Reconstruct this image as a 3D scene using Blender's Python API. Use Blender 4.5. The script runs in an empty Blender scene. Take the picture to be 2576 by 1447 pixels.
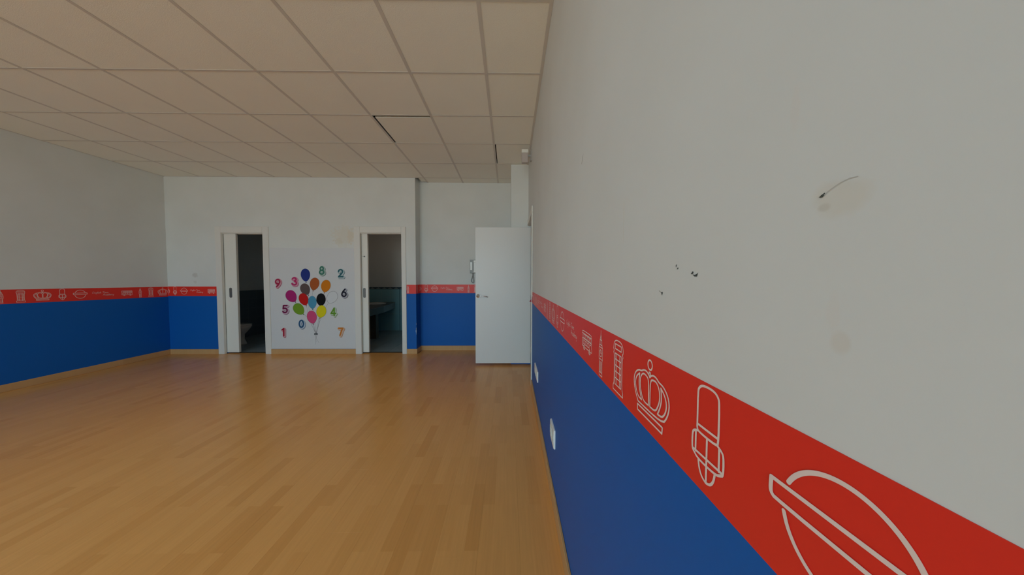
import bpy, bmesh, math, random
from mathutils import Vector, Matrix, noise
C = bpy.context.scene.collection
scene = bpy.context.scene
random.seed(7)
pi = math.pi

# ------------------------------------------------------------------ camera
F_PX, H_CAM = 718.625, 1.27538
PITCH, YAW, ROLL = -0.03569, 0.01251, 0.00212
cam_data = bpy.data.cameras.new('camera')
cam_data.sensor_fit = 'HORIZONTAL'; cam_data.sensor_width = 36.0
cam_data.lens = F_PX / 2576 * 36.0
cam_data.clip_start = 0.02; cam_data.clip_end = 200
cam = bpy.data.objects.new('camera', cam_data); C.objects.link(cam)
cp, sp, cy, sy, cr, sr = math.cos(PITCH), math.sin(PITCH), math.cos(YAW), math.sin(YAW), math.cos(ROLL), math.sin(ROLL)
fw = Vector((cp*sy, cp*cy, sp)); up0 = Vector((-sp*sy, -sp*cy, cp)); rt0 = Vector((cy, -sy, 0))
rt = cr*rt0 + sr*up0; up = -sr*rt0 + cr*up0
M = Matrix((rt, up, -fw)).transposed().to_4x4(); M.translation = Vector((0, 0, H_CAM))
cam.matrix_world = M
scene.camera = cam

# ------------------------------------------------------------------ daylight and exposure
scene.view_settings.view_transform = 'Standard'
scene.view_settings.look = 'None'
scene.view_settings.gamma = 1.0
scene.view_settings.use_curve_mapping = False
scene.view_settings.exposure = 0.06
scene.render.film_transparent = False
scene.cycles.max_bounces = 14; scene.cycles.diffuse_bounces = 10; scene.cycles.glossy_bounces = 5
scene.cycles.transparent_max_bounces = 10
scene.cycles.use_denoising = True
scene.cycles.sample_clamp_indirect = 4.0

world = bpy.data.worlds.new('overcast_sky'); scene.world = world; world.use_nodes = True
wn, wl = world.node_tree.nodes, world.node_tree.links
bg = wn['Background']; bg.inputs['Strength'].default_value = SKY = 9.6
tc = wn.new('ShaderNodeTexCoord'); sx = wn.new('ShaderNodeSeparateXYZ'); rp = wn.new('ShaderNodeValToRGB')
wl.new(tc.outputs['Generated'], sx.inputs[0]); mr = wn.new('ShaderNodeMapRange')
mr.inputs['From Min'].default_value = -1; wl.new(sx.outputs['Z'], mr.inputs['Value']); wl.new(mr.outputs[0], rp.inputs[0])
rp.color_ramp.elements[0].position = 0.0; rp.color_ramp.elements[0].color = (0.74, 0.80, 0.80, 1)
rp.color_ramp.elements[1].position = 1.0; rp.color_ramp.elements[1].color = (0.50, 0.82, 1.12, 1)
e = rp.color_ramp.elements.new(0.49); e.color = (0.78, 0.84, 0.84, 1)
e = rp.color_ramp.elements.new(0.51); e.color = (0.62, 0.95, 1.16, 1)
wl.new(rp.outputs[0], bg.inputs['Color'])

# portals in the small added washroom window and the two windows behind the camera (they only guide the sky light in)
WINS = ((-3.9, -2.1), (-1.8, 0.0)); WZ = (0.35, 2.6); YF = -5.2
ld = bpy.data.lights.new('window_portal', 'AREA'); ld.shape = 'RECTANGLE'; ld.size = 0.40; ld.size_y = 0.40; ld.cycles.is_portal = True
lo = bpy.data.objects.new('window_portal', ld); C.objects.link(lo); lo.location = (-1.56, 6.15, 1.75); lo.rotation_euler = (0, pi/2, 0)
for (a, b) in WINS:
    ld = bpy.data.lights.new('window_portal', 'AREA'); ld.shape = 'RECTANGLE'; ld.size = b-a; ld.size_y = WZ[1]-WZ[0]
    ld.cycles.is_portal = True
    lo = bpy.data.objects.new('window_portal', ld); C.objects.link(lo)
    lo.location = ((a+b)/2, YF-0.09, (WZ[0]+WZ[1])/2); lo.rotation_euler = (pi/2, 0, 0)   # -Z of the lamp faces +Y

# ------------------------------------------------------------------ dimensions
ZC = 2.8887                      # ceiling
XL, YB, YR = -5.558, 4.73, 4.96  # left wall, back wall, back of the recess
XC = -1.525                      # outer corner where the back wall steps into the recess
def xr(y): return 0.2435 + 0.0105*y      # right wall runs a little askew
GX, GY, TS = -0.17944, 1.7246, 0.6       # ceiling grid origin and pitch
ZBAND = (1.0, 1.147)

# ------------------------------------------------------------------ helpers
class MB:
    def __init__(s): s.v = []; s.f = []; s.mi = []
    def face(s, pts, m=0):
        n = len(s.v); s.v += [tuple(p) for p in pts]; s.f.append(tuple(range(n, n+len(pts)))); s.mi.append(m)
    def box(s, x0, x1, y0, y1, z0, z1, m=0):
        n = len(s.v)
        s.v += [(x, y, z) for z in (z0, z1) for (x, y) in ((x0, y0), (x1, y0), (x1, y1), (x0, y1))]
        for q in ((0, 3, 2, 1), (4, 5, 6, 7), (0, 1, 5, 4), (1, 2, 6, 5), (2, 3, 7, 6), (3, 0, 4, 7)):
            s.f.append(tuple(n+i for i in q)); s.mi.append(m)
    def prism(s, poly, z0, z1, m=0):         # poly counter-clockwise in xy
        n = len(s.v); k = len(poly)
        s.v += [(x, y, z0) for x, y in poly] + [(x, y, z1) for x, y in poly]
        s.f.append(tuple(n+i for i in range(k))[::-1]); s.mi.append(m)
        s.f.append(tuple(n+k+i for i in range(k))); s.mi.append(m)
        for i in range(k):
            j = (i+1) % k; s.f.append((n+i, n+j, n+k+j, n+k+i)); s.mi.append(m)
    def loft(s, rings, cap=True, m=0):       # rings: lists of xyz of equal length
        n = len(s.v); k = len(rings[0])
        for r in rings: s.v += [tuple(p) for p in r]
        for a in range(len(rings)-1):
            for i in range(k):
                j = (i+1) % k
                s.f.append((n+a*k+i, n+a*k+j, n+(a+1)*k+j, n+(a+1)*k+i)); s.mi.append(m)
        if cap:
            s.f.append(tuple(n+i for i in range(k))[::-1]); s.mi.append(m)
            s.f.append(tuple(n+(len(rings)-1)*k+i for i in range(k))); s.mi.append(m)
    def tube(s, pts, r, k=8, m=0):
        rings = []
        pts = [Vector(p) for p in pts]
        for i, p in enumerate(pts):
            t = (pts[min(i+1, len(pts)-1)] - pts[max(i-1, 0)]).normalized()
            a = t.cross(Vector((0, 0, 1)))
            if a.length < 0.2: a = t.cross(Vector((0, 1, 0)))
            a.normalize(); b = t.cross(a)
            rr = r[i] if isinstance(r, (list, tuple)) else r
            rings.append([p + rr*(math.cos(2*pi*j/k)*a + math.sin(2*pi*j/k)*b) for j in range(k)])
        s.loft(rings, True, m)
    def mesh(s, name, mats, bevel=0, smooth=False, seg=1):
        me = bpy.data.meshes.new(name); me.from_pydata(s.v, [], s.f)
        for m in (mats if isinstance(mats, (list, tuple)) else [mats]): me.materials.append(m)
        me.polygons.foreach_set('material_index', s.mi)
        bm = bmesh.new(); bm.from_mesh(me)
        bmesh.ops.recalc_face_normals(bm, faces=bm.faces)
        if bevel:
            ed = [e for e in bm.edges if len(e.link_faces) == 2 and e.calc_face_angle(0) > 0.5]
            bmesh.ops.bevel(bm, geom=ed, offset=bevel, segments=seg, affect='EDGES', profile=0.6)
        bm.to_mesh(me); bm.free()
        if smooth:
            me.polygons.foreach_set('use_smooth', [True]*len(me.polygons))
        me.update()
        return me
def link(name, me, parent=None, loc=None, rot=None):
    o = bpy.data.objects.new(name, me); C.objects.link(o)
    if parent: o.parent = parent
    if loc: o.location = loc
    if rot: o.rotation_euler = rot
    return o
def obj(name, mb, mats, parent=None, bevel=0, smooth=False, seg=1, loc=None):
    return link(name, mb.mesh(name, mats, bevel, smooth, seg), parent, loc)
def struct(o, label=None):
    o['kind'] = 'structure'
    if label: o['label'] = label
    return o
def tag(o, label, cat, group=None):
    o['label'] = label; o['category'] = cat
    if group: o['group'] = group
    return o
def empty(name, loc, rot=(0, 0, 0)):
    o = bpy.data.objects.new(name, None); C.objects.link(o); o.location = loc; o.rotation_euler = rot
    o.empty_display_size = 0.1
    return o
def rr(x0, x1, z0, z1, r, k=5):              # rounded rectangle outline, counter-clockwise
    out = []
    for cx, cz, a0 in ((x1-r, z1-r, 0), (x0+r, z1-r, 90), (x0+r, z0+r, 180), (x1-r, z0+r, 270)):
        for i in range(k+1):
            a = math.radians(a0 + 90*i/k); out.append((cx+r*math.cos(a), cz+r*math.sin(a)))
    return out

# ------------------------------------------------------------------ materials
def new_mat(name):
    m = bpy.data.materials.new(name); m.use_nodes = True
    return m, m.node_tree.nodes, m.node_tree.links, m.node_tree.nodes['Principled BSDF']
def plain(name, col, rough=0.5, metal=0.0, spec=0.5, bump=0.0, bscale=200, var=0.0):
    m, n, l, b = new_mat(name)
    b.inputs['Base Color'].default_value = (*col, 1); b.inputs['Roughness'].default_value = rough
    b.inputs['Metallic'].default_value = metal; b.inputs['Specular IOR Level'].default_value = spec
    g = n.new('ShaderNodeNewGeometry')
    if bump:
        t = n.new('ShaderNodeTexNoise'); t.inputs['Scale'].default_value = bscale; t.inputs['Detail'].default_value = 3
        l.new(g.outputs['Position'], t.inputs['Vector'])
        bp = n.new('ShaderNodeBump'); bp.inputs['Strength'].default_value = bump; bp.inputs['Distance'].default_value = 0.002
        l.new(t.outputs['Fac'], bp.inputs['Height']); l.new(bp.outputs[0], b.inputs['Normal'])
    if var:
        t = n.new('ShaderNodeTexNoise'); t.inputs['Scale'].default_value = 3.0; t.inputs['Detail'].default_value = 4
        l.new(g.outputs['Position'], t.inputs['Vector'])
        r = n.new('ShaderNodeMapRange'); r.inputs['To Min'].default_value = 1-var; r.inputs['To Max'].default_value = 1+var
        l.new(t.outputs['Fac'], r.inputs['Value'])
        x = n.new('ShaderNodeVectorMath'); x.operation = 'SCALE'; x.inputs[0].default_value = col
        l.new(r.outputs[0], x.inputs['Scale']); l.new(x.outputs[0], b.inputs['Base Color'])
    return m
BLUE = (0.004, 0.112, 0.44); WHITE = (0.695, 0.715, 0.70)
def wall_paint(name, stains=(), split=1.06, white=WHITE, blue=BLUE):
    """two-tone paint: blue dado below the border, off-white above, with the stains the wall really has"""
    m, n, l, b = new_mat(name)
    g = n.new('ShaderNodeNewGeometry'); s = n.new('ShaderNodeSeparateXYZ'); l.new(g.outputs['Position'], s.inputs[0])
    cmp_ = n.new('ShaderNodeMath'); cmp_.operation = 'GREATER_THAN'; cmp_.inputs[1].default_value = split; l.new(s.outputs['Z'], cmp_.inputs[0])
    t = n.new('ShaderNodeTexNoise'); t.inputs['Scale'].default_value = 2.2; t.inputs['Detail'].default_value = 5
    l.new(g.outputs['Position'], t.inputs['Vector'])
    wv = n.new('ShaderNodeValToRGB'); wv.color_ramp.elements[0].position = 0.3; wv.color_ramp.elements[1].position = 0.7
    wv.color_ramp.elements[0].color = (*(c*f for c, f in zip(white, (0.965, 0.96, 0.95))), 1); wv.color_ramp.elements[1].color = (*(min(1, c*1.02) for c in white), 1)
    l.new(t.outputs['Fac'], wv.inputs[0]); col = wv.outputs[0]
    nz = n.new('ShaderNodeTexNoise'); nz.inputs['Scale'].default_value = 28; nz.inputs['Detail'].default_value = 4; l.new(g.outputs['Position'], nz.inputs['Vector'])
    for (c, size, tint, amt) in stains:
        sb = n.new('ShaderNodeVectorMath'); sb.operation = 'SUBTRACT'; sb.inputs[1].default_value = c; l.new(g.outputs['Position'], sb.inputs[0])
        dv = n.new('ShaderNodeVectorMath'); dv.operation = 'DIVIDE'; dv.inputs[1].default_value = size; l.new(sb.outputs[0], dv.inputs[0])
        ln = n.new('ShaderNodeVectorMath'); ln.operation = 'LENGTH'; l.new(dv.outputs[0], ln.inputs[0])
        ad = n.new('ShaderNodeMath'); ad.operation = 'MULTIPLY_ADD'; ad.inputs[1].default_value = 1.6; l.new(nz.outputs['Fac'], ad.inputs[0]); l.new(ln.outputs['Value'], ad.inputs[2])
        mp = n.new('ShaderNodeMapRange'); mp.inputs['From Min'].default_value = 1.35; mp.inputs['From Max'].default_value = 1.75
        mp.inputs['To Min'].default_value = amt; mp.inputs['To Max'].default_value = 0; l.new(ad.outputs[0], mp.inputs['Value'])
        mx = n.new('ShaderNodeMix'); mx.data_type = 'RGBA'; l.new(mp.outputs[0], mx.inputs['Factor']); l.new(col, mx.inputs['A']); mx.inputs['B'].default_value = (*tint, 1)
        col = mx.outputs['Result']
    mx = n.new('ShaderNodeMix'); mx.data_type = 'RGBA'; l.new(cmp_.outputs[0], mx.inputs['Factor']); mx.inputs['A'].default_value = (*blue, 1); l.new(col, mx.inputs['B'])
    l.new(mx.outputs['Result'], b.inputs['Base Color'])
    b.inputs['Roughness'].default_value = 0.5; b.inputs['Specular IOR Level'].default_value = 0.22
    t2 = n.new('ShaderNodeTexNoise'); t2.inputs['Scale'].default_value = 90; t2.inputs['Detail'].default_value = 4; l.new(g.outputs['Position'], t2.inputs['Vector'])
    bp = n.new('ShaderNodeBump'); bp.inputs['Strength'].default_value = 0.12; bp.inputs['Distance'].default_value = 0.0006
    l.new(t2.outputs['Fac'], bp.inputs['Height']); l.new(bp.outputs[0], b.inputs['Normal'])
    return m
def wood(name, c0, c1, c2, rough, rot_y=True):
    """three-strip beech laminate: 65 mm strips of random tone, fine grain along the plank"""
    m, n, l, b = new_mat(name)
    g = n.new('ShaderNodeNewGeometry'); s = n.new('ShaderNodeSeparateXYZ'); l.new(g.outputs['Position'], s.inputs[0])
    cb = n.new('ShaderNodeCombineXYZ'); l.new(s.outputs['Y'], cb.inputs['X'])
    ax = n.new('ShaderNodeMath'); ax.operation = 'ADD'; ax.inputs[1].default_value = 5.6; l.new(s.outputs['X'], ax.inputs[0]); l.new(ax.outputs[0], cb.inputs['Y'])
    br = n.new('ShaderNodeTexBrick'); br.offset = 0.37; br.offset_frequency = 2; br.squash = 1
    br.inputs['Scale'].default_value = 1; br.inputs['Mortar Size'].default_value = 0.0; br.inputs['Bias'].default_value = 0
    br.inputs['Brick Width'].default_value = 0.43; br.inputs['Row Height'].default_value = 0.065
    br.inputs['Color1'].default_value = (0, 0, 0, 1); br.inputs['Color2'].default_value = (1, 1, 1, 1)
    l.new(cb.outputs[0], br.inputs['Vector'])
    rp = n.new('ShaderNodeValToRGB'); rp.color_ramp.elements[0].color = (*c0, 1); rp.color_ramp.elements[1].color = (*c2, 1)
    rp.color_ramp.elements[0].position = 0.0; rp.color_ramp.elements[1].position = 1.0
    e = rp.color_ramp.elements.new(0.22); e.color = (*c1, 1)
    l.new(br.outputs['Color'], rp.inputs[0])
    mp = n.new('ShaderNodeMapping'); mp.inputs['Scale'].default_value = (2.2, 55, 55); l.new(cb.outputs[0], mp.inputs['Vector'])
    t = n.new('ShaderNodeTexNoise'); t.inputs['Scale'].default_value = 1.6; t.inputs['Detail'].default_value = 6; t.inputs['Roughness'].default_value = 0.6
    l.new(mp.outputs[0], t.inputs['Vector'])
    r = n.new('ShaderNodeMapRange'); r.inputs['From Min'].default_value = 0.25; r.inputs['From Max'].default_value = 0.75
    r.inputs['To Min'].default_value = 0.94; r.inputs['To Max'].default_value = 1.05; l.new(t.outputs['Fac'], r.inputs['Value'])
    x = n.new('ShaderNodeVectorMath'); x.operation = 'SCALE'; l.new(rp.outputs[0], x.inputs[0]); l.new(r.outputs[0], x.inputs['Scale'])
    l.new(x.outputs[0], b.inputs['Base Color'])
    b.inputs['Roughness'].default_value = rough; b.inputs['Specular IOR Level'].default_value = 0.38
    return m

M_RWALL = wall_paint('right_wall_paint', stains=[
    ((0.247, 0.213, 1.334), (0.3, 0.022, 0.016), (0.66, 0.63, 0.55), 0.5),
    ((0.247, 0.222, 1.330), (0.3, 0.006, 0.004), (0.55, 0.52, 0.46), 0.5),
    ((0.247, 0.2065, 1.228), (0.3, 0.008, 0.012), (0.65, 0.61, 0.54), 0.5),
    ((0.247, 0.212, 1.248), (0.3, 0.006, 0.02), (0.70, 0.68, 0.64), 0.4),
    ((0.247, 0.2475, 1.42), (0.3, 0.006, 0.03), (0.71, 0.68, 0.64), 0.4),
    ((0.250, 0.622, 1.40), (0.3, 0.003, 0.05), (0.66, 0.63, 0.55), 0.4)])
M_BWALL = wall_paint('back_wall_paint', stains=[
    ((-2.68, 4.73, 1.94), (0.24, 0.5, 0.19), (0.68, 0.645, 0.55), 0.6),
    ((-2.58, 4.73, 1.93), (0.07, 0.5, 0.14), (0.68, 0.59, 0.46), 0.5),
    ((-2.78, 4.73, 1.86), (0.10, 0.5, 0.06), (0.64, 0.60, 0.50), 0.45),
    ((-5.115, 4.73, 1.30), (0.05, 0.5, 0.045), (0.52, 0.50, 0.46), 0.6),
    ((-5.12, 4.73, 1.185), (0.035, 0.5, 0.03), (0.56, 0.54, 0.50), 0.5)])
M_WALL = wall_paint('wall_paint')
M_WHITEWALL = plain('white_plaster', WHITE, 0.6, bump=0.2, bscale=90)
M_CEIL = plain('ceiling_tile_board', (0.91, 0.91, 0.84), 0.85, spec=0.2, bump=0.5, bscale=260, var=0.02)
M_GRID = plain('ceiling_grid_metal', (0.66, 0.635, 0.59), 0.5)
M_VOID = plain('plenum_dark', (0.03, 0.025, 0.02), 0.9)  # near-black colour stands in for the unlit ceiling void and door slots
M_FLOOR = wood('beech_laminate', (0.665, 0.302, 0.080), (0.715, 0.338, 0.096), (0.745, 0.360, 0.106), 0.24)
M_BASE = wood('beech_baseboard', (0.55, 0.30, 0.12), (0.58, 0.325, 0.135), (0.60, 0.345, 0.15), 0.4)
M_DOOR = plain('white_door_lacquer', (0.74, 0.73, 0.71), 0.38, bump=0.05, bscale=30)
M_FRAME = plain('cream_door_frame', (0.78, 0.765, 0.71), 0.42)
M_CASING = plain('white_casing_paint', (0.73, 0.715, 0.675), 0.42)
M_PULL = plain('dark_satin_pull', (0.20, 0.205, 0.20), 0.4, metal=0.6)
M_CHROME = plain('chrome', (0.75, 0.76, 0.77), 0.18, metal=1)
M_STEEL = plain('brushed_steel', (0.42, 0.43, 0.43), 0.4, metal=0.7)
M_DARK = plain('pin_hole_shade', (0.015, 0.015, 0.015), 0.6)
M_RED = plain('red_border_paper', (0.80, 0.032, 0.018), 0.42, spec=0.45)
M_PRINT = plain('border_print', (0.86, 0.70, 0.64), 0.45, spec=0.4)
M_PLATE = plain('socket_plastic', (0.82, 0.82, 0.78), 0.3)
M_PANEL = plain('white_panel', (0.655, 0.665, 0.68), 0.42, var=0.015)
M_CERAMIC = plain('white_ceramic', (0.80, 0.81, 0.80), 0.12)
M_GRANITE = plain('dark_granite', (0.065, 0.06, 0.055), 0.3, var=0.4)
M_HOLE = plain('hole_shadow_plaster', (0.06, 0.07, 0.06), 0.9)
M_GREY = plain('grey_plastic', (0.30, 0.31, 0.30), 0.4)
M_LENS = plain('sensor_lens', (0.50, 0.44, 0.42), 0.4)
def brick_mat(name, c1, c2, mort, bw, bh, rough, axes='XZ', msize=0.004):
    m, n, l, b = new_mat(name)
    g = n.new('ShaderNodeNewGeometry'); s = n.new('ShaderNodeSeparateXYZ'); l.new(g.outputs['Position'], s.inputs[0])
    cb = n.new('ShaderNodeCombineXYZ')
    if axes == 'XZ':
        a = n.new('ShaderNodeMath'); a.operation = 'ADD'; l.new(s.outputs['X'], a.inputs[0]); l.new(s.outputs['Y'], a.inputs[1]); l.new(a.outputs[0], cb.inputs['X'])
    l.new(s.outputs['Z'], cb.inputs['Y'])
    br = n.new('ShaderNodeTexBrick'); br.offset = 0; br.inputs['Scale'].default_value = 1; br.inputs['Mortar Size'].default_value = msize
    br.inputs['Brick Width'].default_value = bw; br.inputs['Row Height'].default_value = bh
    br.inputs['Color1'].default_value = (*c1, 1); br.inputs['Color2'].default_value = (*c2, 1); br.inputs['Mortar'].default_value = (*mort, 1)
    l.new(cb.outputs[0], br.inputs['Vector']); l.new(br.outputs['Color'], b.inputs['Base Color'])
    b.inputs['Roughness'].default_value = rough
    return m
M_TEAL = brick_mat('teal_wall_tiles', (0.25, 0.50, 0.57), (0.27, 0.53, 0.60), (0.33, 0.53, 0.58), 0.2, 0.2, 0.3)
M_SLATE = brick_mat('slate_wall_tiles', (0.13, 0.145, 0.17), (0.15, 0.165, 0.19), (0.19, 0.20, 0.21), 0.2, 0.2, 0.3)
M_FTILE = plain('blue_grey_floor_tile', (0.27, 0.33, 0.36), 0.3, var=0.06)
M_BORD = plain('dark_border_tile', (0.04, 0.08, 0.11), 0.3)
M_BORDL = plain('pale_border_motif', (0.30, 0.36, 0.38), 0.3)

# ------------------------------------------------------------------ floor
fb = MB(); fb.box(-5.75, 1.75, YF-0.2, 4.985, -0.12, -0.0085)
floor = struct(obj('floor', fb, M_VOID), 'beech laminate floor of long three-strip planks')
PW, PL = 0.195, 1.28
cache = {}
def piece(kind, sx_, sy_, sz_, mat, bevel):
    k = (kind, round(sx_, 4), round(sy_, 4), round(sz_, 4))
    if k not in cache:
        b_ = MB(); b_.box(0, sx_, 0, sy_, 0, sz_); cache[k] = b_.mesh(kind, mat, bevel)
    return cache[k]
ncol = int((0.31 - XL)/PW) + 1
for i in range(ncol):
    x0 = -5.6 + i*PW
    if x0 > 0.31: break
    x1 = min(x0 + PW, 0.33)
    xe = x1 - 0.0002
    yend = 4.80 if x0 < XC - 0.1 else 4.975
    y = YF-0.05 - (i*0.47) % PL
    while y < yend - 0.01:
        a, b_ = max(y, YF-0.05), min(y + PL, yend)
        if b_ - a > 0.02:
            link('plank', piece('plank', xe-x0, b_-a-0.0002, 0.0085, M_FLOOR, 0.0003), floor, (x0, a, -0.0085))
        y += PL

# ------------------------------------------------------------------ walls
w = MB(); w.box(XL-0.15, XL, YF-0.15, YB+0.12, 0, 3.3)
struct(obj('wall_left', w, M_WALL))
O1, O2 = (-4.675, -4.0, 1.99), (-2.43, -1.755, 2.0)     # openings of the two toilets
w = MB()
w.box(XL, O1[0], YB, YB+0.12, 0, 3.3); w.box(O1[0], O1[1], YB, YB+0.12, O1[2], 3.3); w.box(O1[1], O2[0], YB, YB+0.12, 0, 3.3)
w.box(O2[0], O2[1], YB, YB+0.12, O2[2], 3.3); w.box(O2[1], XC, YB, YB+0.12, 0, 3.3); w.box(-1.645, XC, YB+0.12, YR+0.1, 0, 3.3)
wall_back = struct(obj('wall_back', w, M_BWALL))
w = MB(); w.box(XC, 0.5, YR, YR+0.1, 0, 3.3)
struct(obj('wall_recess', w, M_WALL))
# boxed column between the recess and the right wall
w = MB(); w.prism([(0.036, 4.16), (xr(4.16), 4.16), (xr(YR), YR), (0.036, YR)], 0, 2.96)
struct(obj('trim_1', w, M_WALL), 'boxed white column in the corner behind the open door')
# right wall: solid up to the doorway, lintel over it, short piece beyond
D0, D1, DZ = 3.36, 4.155, 2.035
T = 0.12
def rquad(y0, y1): return [(xr(y0), y0), (xr(y0)+T, y0), (xr(y1)+T, y1), (xr(y1), y1)]
w = MB(); w.prism(rquad(YF-0.15, D0), 0, 3.3); w.prism(rquad(D0, D1), DZ, 3.3); w.prism(rquad(D1, YR+0.1), 0, 3.3)
wall_right = struct(obj('wall_right', w, M_RWALL))
# front wall (behind the camera) with two windows
w = MB(); wy0, wy1 = YF-0.15, YF
xs = [XL] + [v for ab in WINS for v in ab] + [0.36]
for k in range(0, len(xs), 2): w.box(xs[k], xs[k+1], wy0, wy1, 0, 3.3)
for a, b_ in WINS: w.box(a, b_, wy0, wy1, 0, WZ[0]); w.box(a, b_, wy0, wy1, WZ[1], 3.3)
struct(obj('wall_front', w, M_WALL))
gm, gn, gl, gb = new_mat('window_glass')
tr = gn.new('ShaderNodeBsdfTransparent'); tr.inputs[0].default_value = (0.95, 0.97, 0.96, 1); gs = gn.new('ShaderNodeBsdfGlossy'); gs.inputs['Roughness'].default_value = 0.02
ms = gn.new('ShaderNodeMixShader'); ms.inputs[0].default_value = 0.06; gl.new(tr.outputs[0], ms.inputs[1]); gl.new(gs.outputs[0], ms.inputs[2])
gl.new(ms.outputs[0], gn['Material Output'].inputs['Surface']); gn.remove(gb)
for k, (a, b_) in enumerate(WINS):
    w = MB(); z0, z1 = WZ; yy = YF-0.13
    w.box(a, b_, yy, yy+0.06, z0, z0+0.06); w.box(a, b_, yy, yy+0.06, z1-0.06, z1)
    w.box(a, a+0.06, yy, yy+0.06, z0+0.06, z1-0.06); w.box(b_-0.06, b_, yy, yy+0.06, z0+0.06, z1-0.06)
    mid = (a+b_)/2; w.box(mid-0.03, mid+0.03, yy, yy+0.06, z0+0.06, z1-0.06)
    wo = struct(obj('window_%d' % (k+1), w, M_PLATE, bevel=0.004), 'aluminium framed window in the wall behind the camera')
    for (p, q) in ((a+0.06, mid-0.03), (mid+0.03, b_-0.06)):
        g_ = MB(); g_.box(p, q, yy+0.025, yy+0.031, z0+0.06, z1-0.06); obj('pane', g_, gm, wo)

# ------------------------------------------------------------------ ceiling: lay-in tiles on a T-bar grid
w = MB(); w.box(-5.75, 1.75, YF-0.15, 6.95, 3.3, 3.4)
ceiling = struct(obj('ceiling', w, M_VOID), 'suspended ceiling of square beige tiles in a slim metal grid')
BW = 0.012
FILL_PANELS = {(3, 2), (7, 2), (3, 5), (7, 5)}; panel_cells = []
gx = [GX - TS*i for i in range(-1, 10)]            # bar lines running away from the camera
gy = [GY + TS*j for j in range(-13, 6)]
for x in gx:
    if x < XL+0.02 or x > 0.2: continue
    ye = YR if x > XC else YB
    b_ = MB(); b_.box(x-BW, x+BW, YF, ye, ZC, ZC+0.002); b_.box(x-0.001, x+0.001, YF, ye, ZC+0.002, ZC+0.03)
    obj('grid_runner', b_, M_GRID, ceiling)
xcol = sorted([XL] + [x for x in gx if XL+0.02 < x < 0.2] + [0.30])
ycol = sorted([YF] + [y for y in gy if YF+0.02 < y < YB+0.01] + [YR])
for y in ycol[1:-1]:
    for a, b_ in zip(xcol[:-1], xcol[1:]):
        if y > 4.7 and b_ <= XC+0.01: continue
        a2 = a+BW if a > XL+0.01 else a; b2 = b_-BW if b_ < 0.25 else xr(y)-0.001
        if y > 4.7 and a < XC: a2 = XC+0.001
        if y > 4.2: b2 = min(b2, 0.034)
        if b2-a2 < 0.01: continue
        link('grid_crossbar', piece('grid_crossbar', b2-a2, 2*BW*0.72, 0.0018, M_GRID, 0), ceiling, (a2, y-BW*0.72, ZC))
for a, b_ in zip(xcol[:-1], xcol[1:]):
    for c, d_ in zip(ycol[:-1], ycol[1:]):
        if c > 4.6:
            if b_ <= XC+0.01: continue
            a2 = max(a, XC+0.002)
        else: a2 = a
        d2 = min(d_, YB-0.002) if (b_ <= XC+0.1 and d_ > 4.6) else d_
        if a2 == XL: a2 += 0.002
        g = 0.004
        x0, x1, y0, y1 = a2+g, b_-g, c+g, d2-g
        if b_ > 0.25:                                   # last column meets the slanting right wall
            x1 = min(xr(c), xr(d2)) - 0.004
            if c > 3.9 and c < 4.2: x1 = min(x1, 0.5)
        zt = ZC+0.0025; rot = None
        if abs(a-(GX-2*TS)) < 0.01 and abs(c-(GY+2*TS)) < 0.01: x0 += 0.024; y0 += 0.040; x1 += 0.004; y1 += 0.004; rot = (0, 0, 0)
        if abs(a-GX) < 0.01 and abs(c-(GY+3*TS)) < 0.01: x0 += 0.019
        if a2 > XC-0.01 and a2 < XC+0.01 and c > 4.6: x0 += 0.045; y0 += 0.02; y1 -= 0.035
        if (round((GX-b_)/TS), round((GY-d_)/TS)) in FILL_PANELS: panel_cells.append((a, b_, c, d_)); continue
        me = piece('ceiling_tile', x1-x0, y1-y0, 0.015, M_CEIL, 0.0012)
        o = link('ceiling_tile', me, ceiling, (x0, y0, zt))
# unseen light panels added in the ceiling to brighten floor and walls
pm, pn, pl_, pb = new_mat('added_fill_glow')
pb.inputs['Base Color'].default_value = (0.9, 0.9, 0.9, 1); pb.inputs['Emission Color'].default_value = (0.66, 1.04, 1.32, 1); pb.inputs['Emission Strength'].default_value = 7.8
for k, (a, b_, c, d_) in enumerate(panel_cells):
    where = ('right of the pair' if a > -3 else 'left of the pair') + (' just above the viewpoint' if c > -0.5 else ' towards the windows')
    root = tag(empty('added_fill_panel', (a+0.3, c+0.3, ZC)), 'added square fill-light panel, out of view in the ceiling ' + where, 'ceiling light')
    q = MB(); z0 = 0.003
    for (x0, x1, y0, y1) in ((-0.29, 0.29, -0.29, -0.275), (-0.29, 0.29, 0.275, 0.29), (-0.29, -0.275, -0.275, 0.275), (0.275, 0.29, -0.275, 0.275)): q.box(x0, x1, y0, y1, z0, z0+0.05)
    obj('frame', q, M_PLATE, root)
    q = MB(); q.box(-0.275, 0.275, -0.275, 0.275, z0+0.004, z0+0.008); obj('diffuser', q, pm, root)
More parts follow.
